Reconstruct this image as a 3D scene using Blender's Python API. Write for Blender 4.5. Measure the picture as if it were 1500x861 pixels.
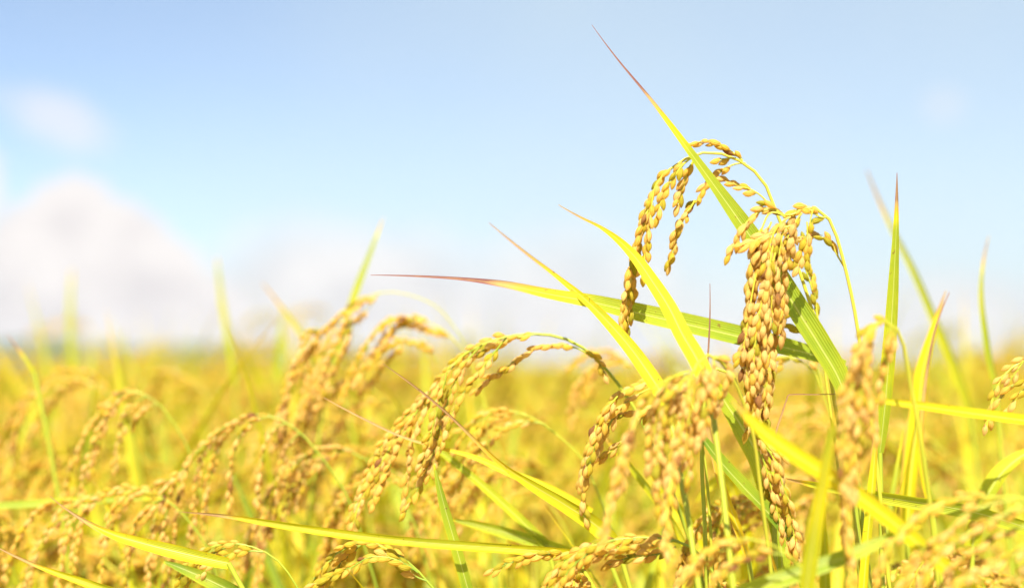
import bpy, math, random
import numpy as np
from mathutils import Matrix, Vector

random.seed(7)
rng = np.random.default_rng(7)
scene = bpy.context.scene
for o in list(bpy.data.objects):
    bpy.data.objects.remove(o)
col = scene.collection
R = math.radians

# ------------------------------------------------------------------ camera
CAM_Z, FOCAL, SENSOR, PITCH = 1.0, 50.0, 36.0, 3.0
cam_data = bpy.data.cameras.new("camera")
cam = bpy.data.objects.new("camera", cam_data)
col.objects.link(cam)
cam.location = (0, 0, CAM_Z)
cam.rotation_euler = (R(90 + PITCH), 0, 0)
cam_data.lens, cam_data.sensor_width = FOCAL, SENSOR
cam_data.clip_start, cam_data.clip_end = 0.02, 20000
cam_data.dof.use_dof = True
cam_data.dof.focus_distance = 0.60
cam_data.dof.aperture_fstop = 4.3
cam_data.dof.aperture_blades = 0
scene.camera = cam

# ------------------------------------------------------------------ light
SUN_EL, SUN_AZ = 46.0, 184.0          # azimuth clockwise from +Y (the view direction)
sun_data = bpy.data.lights.new("sun", 'SUN')
sun_data.energy, sun_data.angle, sun_data.color = 3.15, R(0.53), (1.0, 0.95, 0.86)
sun = bpy.data.objects.new("sun", sun_data)
col.objects.link(sun)
sd = Vector((math.sin(R(SUN_AZ)) * math.cos(R(SUN_EL)), math.cos(R(SUN_AZ)) * math.cos(R(SUN_EL)), math.sin(R(SUN_EL))))
sun.rotation_euler = sd.to_track_quat('Z', 'Y').to_euler()

scene.view_settings.view_transform = 'Standard'
scene.view_settings.look = 'None'
scene.view_settings.gamma = 1
scene.view_settings.use_curve_mapping = False
scene.view_settings.exposure = 1.92
scene.cycles.max_bounces = 14
scene.cycles.diffuse_bounces = 6
scene.cycles.transmission_bounces = 8
scene.cycles.transparent_max_bounces = 8
scene.cycles.sample_clamp_indirect = 6
scene.cycles.use_denoising = True

world = bpy.data.worlds.new("World")
scene.world = world
world.use_nodes = True


class NT:
    """small helper round a node tree"""
    def __init__(s, tree):
        s.t = tree
        s.t.nodes.clear()
    def n(s, kind, **kw):
        nd = s.t.nodes.new(kind)
        for k, v in kw.items():
            setattr(nd, k, v)
        return nd
    def l(s, a, b):
        s.t.links.new(a, b)
    def val(s, sock, v):
        if isinstance(v, (int, float, tuple)):
            sock.default_value = v
        else:
            s.l(v, sock)
    def m(s, op, a, b=0.0, c=0.0, clamp=False):
        nd = s.n('ShaderNodeMath', operation=op, use_clamp=clamp)
        for i, v in enumerate((a, b, c)):
            s.val(nd.inputs[i], v)
        return nd.outputs[0]
    def mix(s, f, a, b, blend='MIX'):
        nd = s.n('ShaderNodeMix', data_type='RGBA', blend_type=blend)
        s.val(nd.inputs[0], f)
        s.val(nd.inputs[6], a)
        s.val(nd.inputs[7], b)
        return nd.outputs[2]
    def smooth(s, v, lo, hi):
        nd = s.n('ShaderNodeMapRange', interpolation_type='SMOOTHSTEP')
        s.val(nd.inputs[0], v)
        nd.inputs[1].default_value, nd.inputs[2].default_value = lo, hi
        return nd.outputs[0]
    def ramp(s, f, stops):
        nd = s.n('ShaderNodeValToRGB')
        e = nd.color_ramp.elements
        while len(e) < len(stops):
            e.new(0.5)
        for i, (p, c) in enumerate(stops):
            e[i].position, e[i].color = p, (*c, 1)
        s.val(nd.inputs[0], f)
        return nd.outputs[0]


def build_world():
    w = NT(world.node_tree)
    sky = w.n('ShaderNodeTexSky', sky_type='NISHITA')
    sky.sun_disc = False
    sky.sun_elevation, sky.sun_rotation = R(SUN_EL), R(SUN_AZ)
    sky.altitude, sky.air_density, sky.dust_density, sky.ozone_density = 50, 0.7, 0.5, 1.0
    tc = w.n('ShaderNodeTexCoord')
    sep = w.n('ShaderNodeSeparateXYZ')
    w.l(tc.outputs['Generated'], sep.inputs[0])
    az = w.m('ARCTAN2', sep.outputs[0], sep.outputs[1])
    el = w.m('ARCSINE', sep.outputs[2])
    comb = w.n('ShaderNodeCombineXYZ')
    w.l(az, comb.inputs[0]); w.l(el, comb.inputs[1])
    nz = w.n('ShaderNodeTexNoise'); nz.inputs['Scale'].default_value = 22; nz.inputs['Detail'].default_value = 6
    nz.inputs['Roughness'].default_value = 0.55
    w.l(comb.outputs[0], nz.inputs['Vector'])
    nz2 = w.n('ShaderNodeTexNoise'); nz2.inputs['Scale'].default_value = 5.5; nz2.inputs['Detail'].default_value = 4
    w.l(comb.outputs[0], nz2.inputs['Vector'])

    def puff(a, e, ra, re, tilt=0.0):
        da = w.m('SUBTRACT', az, a); de = w.m('SUBTRACT', el, e)
        c, s_ = math.cos(tilt), math.sin(tilt)
        u = w.m('ADD', w.m('MULTIPLY', da, c), w.m('MULTIPLY', de, s_))
        v = w.m('SUBTRACT', w.m('MULTIPLY', de, c), w.m('MULTIPLY', da, s_))
        d = w.m('ADD', w.m('POWER', w.m('ABSOLUTE', w.m('DIVIDE', u, ra)), 2.0), w.m('POWER', w.m('ABSOLUTE', w.m('DIVIDE', v, re)), 2.0))
        return w.m('SUBTRACT', 1.0, d)
    # a heap of cumulus low on the left, built of overlapping puffs (azimuth, elevation, radii in radians)
    heap = None
    for p in ((-0.300, 0.100, 0.036, 0.032), (-0.270, 0.084, 0.038, 0.034), (-0.330, 0.080, 0.034, 0.034), (-0.248, 0.060, 0.034, 0.034),
              (-0.376, 0.116, 0.034, 0.036), (-0.385, 0.060, 0.05, 0.05), (-0.222, 0.036, 0.040, 0.032), (-0.30, 0.030, 0.10, 0.050), (-0.19, 0.012, 0.06, 0.030)):
        q = puff(*p)
        heap = q if heap is None else w.m('MAXIMUM', heap, q)
    heap = w.m('ADD', heap, w.m('MULTIPLY', w.m('SUBTRACT', nz.outputs[0], 0.5), 2.6))
    heap = w.smooth(heap, -0.15, 0.45)
    wisp = w.m('ADD', puff(-0.312, 0.166, 0.046, 0.020, -0.35), w.m('MULTIPLY', w.m('SUBTRACT', nz.outputs[0], 0.5), 1.5))
    wisp = w.m('MULTIPLY', w.smooth(wisp, -0.4, 1.2), 0.6)
    dot = w.m('MULTIPLY', w.smooth(puff(0.297, 0.176, 0.016, 0.014), -0.6, 1.0), 0.22)
    bank = w.m('MULTIPLY', w.smooth(w.m('ADD', puff(-0.02, 0.01, 0.26, 0.095), w.m('MULTIPLY', w.m('SUBTRACT', nz2.outputs[0], 0.5), 2.4)), -0.3, 0.8), 0.85)
    bank2 = w.m('MULTIPLY', w.smooth(w.m('ADD', puff(0.31, 0.0, 0.2, 0.065), w.m('MULTIPLY', w.m('SUBTRACT', nz2.outputs[0], 0.5), 2.0)), -0.3, 0.9), 0.75)
    # thin high veil of cirrus, thicker to the right
    veil = w.m('ADD', w.m('MULTIPLY', w.smooth(az, -0.42, 0.1), 0.42), w.m('ADD', w.m('MULTIPLY', nz2.outputs[0], 0.34), w.m('MULTIPLY', w.smooth(w.m('MULTIPLY', el, -1.0), -0.2, -0.02), 0.35)), clamp=True)
    mask = heap
    for k in (wisp, dot, bank, bank2):
        mask = w.m('SUBTRACT', 1.0, w.m('MULTIPLY', w.m('SUBTRACT', 1.0, mask), w.m('SUBTRACT', 1.0, k)))
    bg = w.n('ShaderNodeBackground'); bg.inputs[1].default_value = 0.05
    lit = w.m('ADD', w.m('MULTIPLY', nz.outputs[0], 1.3), w.m('MULTIPLY', el, 3.2))
    ccol = w.mix(w.smooth(lit, 0.6, 1.05), (4.15, 3.95, 4.0, 1), (5.2, 4.95, 4.85, 1))
    clear = w.mix(veil, sky.outputs[0], (3.75, 4.45, 4.65, 1))
    w.l(w.mix(mask, clear, ccol), bg.inputs[0])
    out = w.n('ShaderNodeOutputWorld')
    w.l(bg.outputs[0], out.inputs[0])
build_world()


# ------------------------------------------------------------------ materials
def new_mat(name):
    m = bpy.data.materials.new(name)
    m.use_nodes = True
    return m, NT(m.node_tree)


LEAF_STOPS = [(0.0, (0.13, 0.25, 0.018)), (0.3, (0.40, 0.45, 0.022)), (0.52, (0.68, 0.61, 0.010)), (0.70, (0.72, 0.47, 0.02)),
              (0.86, (0.58, 0.36, 0.13)), (1.0, (0.25, 0.085, 0.085))]


def leaf_material():
    m, t = new_mat("rice_leaf_tissue")
    a = t.n('ShaderNodeAttribute', attribute_name='tone')
    uv = t.n('ShaderNodeUVMap', uv_map='UVMap')
    sp = t.n('ShaderNodeSeparateXYZ'); t.l(uv.outputs[0], sp.inputs[0])
    geo = t.n('ShaderNodeNewGeometry')
    nz = t.n('ShaderNodeTexNoise'); nz.inputs['Scale'].default_value = 130; nz.inputs['Detail'].default_value = 5
    t.l(geo.outputs['Position'], nz.inputs['Vector'])
    st = t.n('ShaderNodeTexNoise'); st.inputs['Scale'].default_value = 1.0; st.inputs['Detail'].default_value = 3
    cv = t.n('ShaderNodeCombineXYZ')
    t.l(t.m('MULTIPLY', sp.outputs[0], 34.0), cv.inputs[0]); t.l(t.m('MULTIPLY', sp.outputs[1], 3.0), cv.inputs[1])
    t.l(cv.outputs[0], st.inputs['Vector'])
    tone = t.m('ADD', a.outputs['Fac'], t.m('MULTIPLY', t.m('SUBTRACT', nz.outputs[0], 0.5), 0.16))
    tone = t.m('ADD', tone, t.m('MULTIPLY', t.m('SUBTRACT', st.outputs[0], 0.5), 0.24), clamp=True)
    c = t.ramp(tone, LEAF_STOPS)
    vein = t.m('SINE', t.m('MULTIPLY', sp.outputs[0], 66.0))
    c = t.mix(t.m('MULTIPLY', t.smooth(vein, 0.2, 1.0), 0.4), c, t.mix(1.0, c, (1.35, 1.25, 1.6, 1), 'MULTIPLY'))
    spots = t.n('ShaderNodeTexNoise'); spots.inputs['Scale'].default_value = 520; spots.inputs['Detail'].default_value = 2
    t.l(geo.outputs['Position'], spots.inputs['Vector'])
    sp2 = t.m('MULTIPLY', t.smooth(spots.outputs[0], 0.66, 0.72), t.smooth(nz.outputs[0], 0.5, 0.62))
    c = t.mix(t.m('MULTIPLY', sp2, 0.75), c, (0.22, 0.11, 0.03, 1))
    mid = t.m('SUBTRACT', 1.0, t.smooth(t.m('ABSOLUTE', t.m('SUBTRACT', sp.outputs[0], 0.5)), 0.015, 0.05))
    c = t.mix(t.m('MULTIPLY', mid, 0.45), c, (0.66, 0.66, 0.22, 1))
    p = t.n('ShaderNodeBsdfPrincipled')
    t.l(c, p.inputs['Base Color'])
    p.inputs['Roughness'].default_value = 0.46
    p.inputs['Specular IOR Level'].default_value = 0.42
    b = t.n('ShaderNodeBump'); b.inputs['Strength'].default_value = 0.35; b.inputs['Distance'].default_value = 0.0006
    t.l(t.m('ADD', vein, t.m('MULTIPLY', nz.outputs[0], 0.8)), b.inputs['Height'])
    t.l(b.outputs[0], p.inputs['Normal'])
    tr = t.n('ShaderNodeBsdfTranslucent')
    t.l(t.mix(1.0, c, (1.25, 1.2, 0.7, 1), 'MULTIPLY'), tr.inputs[0])
    mx = t.n('ShaderNodeMixShader'); mx.inputs[0].default_value = 0.45
    t.l(p.outputs[0], mx.inputs[1]); t.l(tr.outputs[0], mx.inputs[2])
    o = t.n('ShaderNodeOutputMaterial'); t.l(mx.outputs[0], o.inputs[0])
    return m


def stem_material():
    m, t = new_mat("rice_stem_tissue")
    a = t.n('ShaderNodeAttribute', attribute_name='tone')
    geo = t.n('ShaderNodeNewGeometry')
    nz = t.n('ShaderNodeTexNoise'); nz.inputs['Scale'].default_value = 90; nz.inputs['Detail'].default_value = 4
    t.l(geo.outputs['Position'], nz.inputs['Vector'])
    tone = t.m('ADD', a.outputs['Fac'], t.m('MULTIPLY', t.m('SUBTRACT', nz.outputs[0], 0.5), 0.25), clamp=True)
    c = t.ramp(tone, [(0.0, (0.16, 0.27, 0.02)), (0.35, (0.42, 0.45, 0.03)), (0.6, (0.66, 0.54, 0.05)), (0.85, (0.68, 0.55, 0.2)), (1.0, (0.4, 0.25, 0.1))])
    p = t.n('ShaderNodeBsdfPrincipled'); t.l(c, p.inputs['Base Color'])
    p.inputs['Roughness'].default_value = 0.42
    p.inputs['Subsurface Weight'].default_value = 0.0
    tr = t.n('ShaderNodeBsdfTranslucent'); t.l(c, tr.inputs[0])
    mx = t.n('ShaderNodeMixShader'); mx.inputs[0].default_value = 0.2
    t.l(p.outputs[0], mx.inputs[1]); t.l(tr.outputs[0], mx.inputs[2])
    o = t.n('ShaderNodeOutputMaterial'); t.l(mx.outputs[0], o.inputs[0])
    return m


def grain_material():
    m, t = new_mat("rice_husk")
    a = t.n('ShaderNodeAttribute', attribute_name='tone')
    uv = t.n('ShaderNodeUVMap', uv_map='UVMap')
    sp = t.n('ShaderNodeSeparateXYZ'); t.l(uv.outputs[0], sp.inputs[0])
    geo = t.n('ShaderNodeNewGeometry')
    nz = t.n('ShaderNodeTexNoise'); nz.inputs['Scale'].default_value = 420; nz.inputs['Detail'].default_value = 4
    t.l(geo.outputs['Position'], nz.inputs['Vector'])
    big = t.n('ShaderNodeTexNoise'); big.inputs['Scale'].default_value = 95; big.inputs['Detail'].default_value = 2
    t.l(geo.outputs['Position'], big.inputs['Vector'])
    # husk tip and base are a little browner than the middle
    ends = t.smooth(t.m('ABSOLUTE', t.m('SUBTRACT', sp.outputs[1], 0.48)), 0.34, 0.52)
    tone = t.m('ADD', a.outputs['Fac'], t.m('MULTIPLY', t.m('SUBTRACT', nz.outputs[0], 0.5), 0.22))
    tone = t.m('ADD', tone, t.m('MULTIPLY', t.m('SUBTRACT', big.outputs[0], 0.5), 0.24), clamp=True)
    c = t.ramp(tone, [(0.0, (0.44, 0.41, 0.015)), (0.25, (0.74, 0.55, 0.035)), (0.5, (0.86, 0.57, 0.09)), (0.8, (0.90, 0.65, 0.21)), (0.9, (0.56, 0.28, 0.05)), (1.0, (0.34, 0.14, 0.05))])
    rib = t.m('SINE', t.m('MULTIPLY', sp.outputs[0], 6.2832 * 10))
    c = t.mix(t.m('MULTIPLY', ends, 0.3), c, (0.68, 0.38, 0.06, 1))
    c = t.mix(t.m('MULTIPLY', t.smooth(rib, 0.3, 1.0), 0.16), c, (0.85, 0.66, 0.32, 1))
    p = t.n('ShaderNodeBsdfPrincipled'); t.l(c, p.inputs['Base Color'])
    p.inputs['Roughness'].default_value = 0.6
    p.inputs['Specular IOR Level'].default_value = 0.22
    p.inputs['Sheen Weight'].default_value = 0.03
    p.inputs['Sheen Roughness'].default_value = 0.4
    p.inputs['Sheen Tint'].default_value = (1.0, 0.85, 0.6, 1)
    b = t.n('ShaderNodeBump'); b.inputs['Strength'].default_value = 0.5; b.inputs['Distance'].default_value = 0.0004
    t.l(t.m('ADD', rib, t.m('MULTIPLY', nz.outputs[0], 2.5)), b.inputs['Height'])
    t.l(b.outputs[0], p.inputs['Normal'])
    tr = t.n('ShaderNodeBsdfTranslucent'); t.l(c, tr.inputs[0])
    mx = t.n('ShaderNodeMixShader'); mx.inputs[0].default_value = 0.55
    t.l(p.outputs[0], mx.inputs[1]); t.l(tr.outputs[0], mx.inputs[2])
    o = t.n('ShaderNodeOutputMaterial'); t.l(mx.outputs[0], o.inputs[0])
    return m


LEAF, STEM, HUSK = leaf_material(), stem_material(), grain_material()
MATS = [LEAF, STEM, HUSK]


def simple_mat(name, c1, c2, scale, rough=0.9):
    m, t = new_mat(name)
    geo = t.n('ShaderNodeNewGeometry')
    nz = t.n('ShaderNodeTexNoise'); nz.inputs['Scale'].default_value = scale; nz.inputs['Detail'].default_value = 7
    t.l(geo.outputs['Position'], nz.inputs['Vector'])
    p = t.n('ShaderNodeBsdfPrincipled')
    t.l(t.ramp(nz.outputs[0], [(0.3, c1), (0.7, c2)]), p.inputs['Base Color'])
    p.inputs['Roughness'].default_value = rough
    o = t.n('ShaderNodeOutputMaterial'); t.l(p.outputs[0], o.inputs[0])
    return m


# ------------------------------------------------------------------ geometry helpers
KPX = 1500 * FOCAL / SENSOR
CP, SP_ = math.cos(R(PITCH)), math.sin(R(PITCH))
FWD = np.array([0, CP, SP_]); UPV = np.array([0, -SP_, CP]); RIGHT = np.array([1.0, 0, 0])


def at(px, py, d):
    """the point at distance d along the view that stands at that place in the photograph"""
    return np.array([0, 0, CAM_Z]) + d * (FWD + RIGHT * (px - 750) / KPX - UPV * (py - 430.5) / KPX)


def norm(v):
    return v / (np.linalg.norm(v, axis=-1, keepdims=True) + 1e-12)


def spline(P, n):
    """smooth curve through the rows of P (any number of columns), n samples evenly along its length"""
    P = np.asarray(P, float)
    if len(P) == 2:
        t = np.linspace(0, 1, n)[:, None]
        return P[0] * (1 - t) + P[1] * t
    h = np.linalg.norm(np.diff(P[:, :3], axis=0), axis=1)[:, None] + 1e-9
    sl = np.diff(P, axis=0) / h
    D = np.empty_like(P)
    D[1:-1] = (sl[:-1] * h[1:] + sl[1:] * h[:-1]) / (h[:-1] + h[1:])
    D[0], D[-1] = 2 * sl[0] - D[1], 2 * sl[-1] - D[-2]
    out = []
    for i in range(len(P) - 1):
        t = np.linspace(0, 1, 14, endpoint=False)[:, None]
        t2, t3 = t * t, t ** 3
        out.append((2 * t3 - 3 * t2 + 1) * P[i] + (t3 - 2 * t2 + t) * h[i] * D[i] + (3 * t2 - 2 * t3) * P[i + 1] + (t3 - t2) * h[i] * D[i + 1])
    out = np.vstack(out + [P[-1:]])
    s = np.concatenate([[0], np.cumsum(np.linalg.norm(np.diff(out[:, :3], axis=0), axis=1))])
    q = np.linspace(0, s[-1], n)
    return np.stack([np.interp(q, s, out[:, k]) for k in range(out.shape[1])], 1)


def plen(P):
    return float(np.linalg.norm(np.diff(P[:, :3], axis=0), axis=1).sum())


def tangents(P):
    return norm(np.gradient(P, axis=0))


def grid_quads(nr, nc, wrap):
    i = np.arange(nr - 1)[:, None]
    j = np.arange(nc if wrap else nc - 1)[None, :]
    j2 = (j + 1) % nc
    return np.stack([i * nc + j + 0 * i, i * nc + j2, (i + 1) * nc + j2, (i + 1) * nc + j + 0 * i], -1).reshape(-1, 4)


class Buf:
    def __init__(s):
        s.V, s.Q, s.T, s.U, s.M, s.n = [], [], [], [], [], 0
    def add(s, V, Q, tone, uv, mat):
        s.V.append(V); s.Q.append(Q + s.n); s.T.append(tone); s.U.append(uv)
        s.M.append(np.full(len(Q), mat, np.int32)); s.n += len(V)
    def arrays(s):
        return [np.concatenate(x) for x in (s.V, s.Q, s.T, s.U, s.M)]


def mesh_from(name, arr):
    V, Q, T, U, M = arr
    me = bpy.data.meshes.new(name)
    me.vertices.add(len(V)); me.vertices.foreach_set('co', V.astype(np.float32).ravel())
    me.loops.add(Q.size); me.loops.foreach_set('vertex_index', Q.astype(np.int32).ravel())
    me.polygons.add(len(Q))
    me.polygons.foreach_set('loop_start', np.arange(0, Q.size, 4, dtype=np.int32))
    me.polygons.foreach_set('loop_total', np.full(len(Q), 4, np.int32))
    used = sorted(set(M.tolist()))
    for k in used:
        me.materials.append(MATS[k])
    remap = np.zeros(len(MATS), np.int32)
    for i, k in enumerate(used):
        remap[k] = i
    me.polygons.foreach_set('material_index', remap[M])
    me.polygons.foreach_set('use_smooth', np.ones(len(Q), bool))
    uvl = me.uv_layers.new(name='UVMap')
    uvl.data.foreach_set('uv', U[Q.ravel()].astype(np.float32).ravel())
    at_ = me.attributes.new('tone', 'FLOAT', 'POINT')
    at_.data.foreach_set('value', T.astype(np.float32))
    me.update(calc_edges=True)
    return me


def tube(buf, P, rad, tone, seg=8, mat=1):
    P = np.asarray(P); n = len(P)
    rad = np.broadcast_to(np.asarray(rad, float), n); tone = np.broadcast_to(np.asarray(tone, float), n)
    T = tangents(P)
    a = norm(np.cross(T, np.array([0.31, -0.87, 0.22]))); b = np.cross(T, a)
    th = np.linspace(0, 2 * math.pi, seg, endpoint=False)
    V = P[:, None] + rad[:, None, None] * (a[:, None] * np.cos(th)[None, :, None] + b[:, None] * np.sin(th)[None, :, None])
    uv = np.stack(np.broadcast_arrays(np.linspace(0, 1, seg)[None, :], np.linspace(0, 1, n)[:, None]), -1)
    buf.add(V.reshape(-1, 3), grid_quads(n, seg, True), np.repeat(tone, seg), uv.reshape(-1, 2), mat)


def blade(buf, P, W, side, tone, fold=0.5, nc=9, edge=0.12, wav=0.0):
    """leaf blade: P base to tip or tip to base, W full widths, side = unit vectors across, fold = V of the two halves (radians)"""
    P = np.asarray(P); n = len(P)
    T = tangents(P)
    side = norm(side - (side * T).sum(1, keepdims=True) * T)
    nrm = np.cross(T, side)
    u = np.linspace(-1, 1, nc)
    x = np.sin(u * 1.25) / math.sin(1.25) * math.cos(fold)
    y = np.abs(u) ** 1.3 * math.sin(fold)
    ph = np.linspace(0, 1, n)
    ripple = wav * np.sin(ph[:, None] * 23 + u[None, :] * 1.5) * np.abs(u)[None, :]
    V = P[:, None] + 0.5 * W[:, None, None] * (side[:, None] * x[None, :, None] + nrm[:, None] * (y[None, :] + ripple)[..., None])
    uv = np.stack(np.broadcast_arrays((u * 0.5 + 0.5)[None, :], ph[:, None]), -1)
    tn = np.clip(tone[:, None] + edge * np.clip((np.abs(u) - 0.55) / 0.45, 0, 1)[None, :], 0, 1)
    buf.add(V.reshape(-1, 3), grid_quads(n, nc, False), tn.ravel(), uv.reshape(-1, 2), 0)


def crop_leaf(buf, p, azm, tilt, L, w, tone, g, n=16, nc=5, droop=0.5, dry=0.2):
    d = np.array([math.cos(azm) * math.sin(tilt), math.sin(azm) * math.sin(tilt), math.cos(tilt)])
    pts = [p.copy()]
    for i in range(n - 1):
        d = norm(d + np.array([0, 0, -droop * 1.6 * (i / n) / n * 2]))
        p = p + d * L / (n - 1)
        pts.append(p.copy())
    P = np.array(pts); f = np.linspace(0, 1, n)
    W = w * np.minimum(1, 0.45 + f * 4) * np.clip(1 - f ** 2.2, 0.02, 1)
    side = np.cross(tangents(P), np.array([0.0, 0, 1.0]) + 0.3 * np.array([math.sin(azm * 3), math.cos(azm), 0]))
    tn = np.clip(tone + 0.42 * np.clip((f - (1 - dry)) / dry, 0, 1) ** 1.8, 0, 0.97)
    blade(buf, P, W, side, tn, 0.35, nc, 0.1)


def grain_proto(rings, seg, pedicel=True):
    """one husked grain, base at the origin, tip towards +Z, 7.2 mm long, with its two little scales and short stalk"""
    b = Buf()
    t = np.linspace(0, 1, rings)
    L, RW, RT = 0.0075, 0.00190, 0.00150
    prof = np.clip(np.sin(math.pi * np.clip(t, 0, 1) ** 0.93), 0, 1) ** 0.76
    prof[0], prof[-1] = 0.13, 0.04
    th = np.linspace(0, 2 * math.pi, seg, endpoint=False)
    rid = 1 + (0.055 * np.cos(5 * th) if seg > 8 else 0)
    bend = 0.00035 * np.sin(math.pi * t)
    X = prof[:, None] * RW * np.cos(th)[None] * rid + bend[:, None]
    Y = prof[:, None] * RT * np.sin(th)[None] * rid
    Z = np.broadcast_to((t * L)[:, None], X.shape)
    V = np.stack([X, Y, Z], -1).reshape(-1, 3)
    uv = np.stack(np.broadcast_arrays(np.linspace(0, 1, seg)[None, :], t[:, None]), -1).reshape(-1, 2)
    b.add(V, grid_quads(rings, seg, True), np.zeros(len(V)), uv, 2)
    if pedicel:
        for sg in (-1, 1):
            P = np.array([[sg * 0.0003, 0, -0.0004], [sg * 0.0009, 0, 0.0006], [sg * 0.00115, 0, 0.0017], [sg * 0.001, 0, 0.0024]])
            tube(b, P, [0.00028, 0.00042, 0.0003, 0.00005], 0.12, seg=5, mat=2)
        tube(b, np.array([[0, 0, 0.0003], [0.0001, 0, -0.0008], [0.0002, 0.0001, -0.0022]]), [0.0004, 0.00024, 0.0002], -0.2, seg=5, mat=1)
    return b.arrays()


HI, MID, LOW = grain_proto(13, 14), grain_proto(8, 8, False), grain_proto(5, 5, False)


def stamp(buf, proto, mats, tones):
    """copies of proto at 4x4 matrices mats (k,4,4), tones (k,)"""
    V, Q, T, U, M = proto
    k, n = len(mats), len(V)
    W = np.einsum('kij,nj->kni', mats[:, :3, :3], V) + mats[:, None, :3, 3]
    buf.V.append(W.reshape(-1, 3))
    buf.Q.append((Q[None] + (np.arange(k) * n)[:, None, None]).reshape(-1, 4) + buf.n)
    tt = np.clip(tones[:, None] + T[None], 0, 1)
    # the stalk of a grain keeps its own yellow-green
    buf.T.append(tt.ravel()); buf.U.append(np.tile(U, (k, 1))); buf.M.append(np.tile(M, k)); buf.n += k * n


def frame_matrix(pos, z, spin, s):
    z = norm(z); x = norm(np.cross(z, np.array([0.3, 0.5, 0.8]))); y = np.cross(z, x)
    c, sn = math.cos(spin), math.sin(spin)
    m = np.eye(4)
    m[:3, 0], m[:3, 1], m[:3, 2], m[:3, 3] = (x * c + y * sn) * s, (y * c - x * sn) * s, z * s, pos
    return m


def grain_chain(path, g, start=0.0, end=1.0, spread=0.34, size=1.0, tone=0.55, jitter=0.16, density=1.0):
    """grains set alternately along a branch path from its share `start` on; returns matrices and tones"""
    L = plen(path)
    n = max(1, int((end - start) * L / (0.0031 * size) * density))
    S = spline(path, 60)
    T = tangents(S)
    ms, ts = [], []
    a0 = g.uniform(0, 6.28)
    for i in range(n):
        f = start + (end - start) * (i + 0.5 + g.uniform(-0.2, 0.2)) / n
        k = min(59, int(f * 59))
        t = T[k]
        x = norm(np.cross(t, np.array([0.2, 1, 0.1]))); y = np.cross(t, x)
        a = a0 + i * math.pi + g.normal(0, 0.55)
        out = x * math.cos(a) + y * math.sin(a)
        sp = abs(g.normal(spread, 0.12))
        z = t * math.cos(sp) + out * math.sin(sp) + np.array([0, 0, -0.12])
        if i == n - 1:
            z = t
        s = size * (g.uniform(0.84, 1.1) if g.random() > 0.06 else g.uniform(0.62, 0.8))
        ms.append(frame_matrix(S[k] + out * 0.0009 * size, z, g.uniform(0, 6.28), s))
        tn = tone + g.normal(0, jitter)
        if g.random() < 0.035:
            tn = 0.95
        elif g.random() < 0.1:
            tn = g.uniform(0.02, 0.25)
        ts.append(min(0.80 if tn < 0.9 or g.random() > 0.3 else 0.95, max(0.02, tn)))
    return np.array(ms), np.array(ts)


def link(name, me, parent, label=None):
    o = bpy.data.objects.new(name, me)
    col.objects.link(o)
    if parent is not None:
        o.parent = parent
    if label:
        o['label'] = label
    return o


def root(name, loc, label, cat, group=None):
    o = bpy.data.objects.new(name, None)
    o.empty_display_size = 0.02
    o.location = loc
    o['label'], o['category'] = label, cat
    if group:
        o['group'] = group
    col.objects.link(o)
    return o


def part(name, buf, parent, base, label=None, stuff=False):
    arr = buf.arrays()
    arr[0] = arr[0] - base
    o = link(name, mesh_from(name, arr), parent, label)
    if stuff:
        o['kind'] = 'stuff'
    return o


# grains of the sharp panicles are objects that share a few meshes of different tone
GRAIN_MESH = []
for k in range(12):
    arr = [x.copy() for x in HI]
    hus = arr[4] == 2
    arr[2] = np.clip(arr[2] + (k + 0.5) / 12, 0, 1)
    GRAIN_MESH.append(mesh_from("grain", arr))


def to_ground(p, g, lean=(0, 0)):
    """where a stalk that stands under p meets the soil"""
    return np.array([p[0] + lean[0] + g.normal(0, 0.012), p[1] + lean[1] + abs(g.normal(0.03, 0.02)), 0.0])


# ------------------------------------------------------------------ the setting
ground_mat = simple_mat("paddy_soil", (0.20, 0.15, 0.07), (0.34, 0.27, 0.10), 3.0)
me = bpy.data.meshes.new("ground")
S = 6000
me.from_pydata([(-S, -S, 0), (S, -S, 0), (S, S, 0), (-S, S, 0)], [], [(0, 1, 2, 3)])
me.materials.append(ground_mat)
o = link("ground", me, None); o['kind'] = 'structure'


def hills():
    m = simple_mat("wooded_hillside", (0.03, 0.06, 0.03), (0.06, 0.10, 0.045), 0.02)
    n, nd = 220, 8
    V, F = [], []
    g = np.random.default_rng(3)
    ph = g.uniform(0, 6.28, 8)
    for i in range(n):
        a = -0.62 + 1.24 * i / (n - 1)
        x = 3200 * math.tan(a)
        h = 78 * math.exp(-((a + 0.36) / 0.08) ** 2) + 52 * math.exp(-((a + 0.24) / 0.05) ** 2) + 1 + 7 * math.exp(-((a - 0.3) / 0.1) ** 2)
        h += sum(2.2 / (k + 1) * math.sin(a * 25 * (k + 1) + ph[k]) for k in range(8))
        for j in range(nd):
            f = j / (nd - 1)
            V.append((x + g.normal(0, 3), 3000 + 700 * f, h * math.sin(f * math.pi / 2) + g.normal(0, 0.8) * f - 1))
    for i in range(n - 1):
        for j in range(nd - 1):
            F.append((i * nd + j, (i + 1) * nd + j, (i + 1) * nd + j + 1, i * nd + j + 1))
    me = bpy.data.meshes.new("hills")
    me.from_pydata(V, [], F)
    me.materials.append(m)
    o = link("hills", me, None); o['kind'] = 'structure'
hills()


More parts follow.
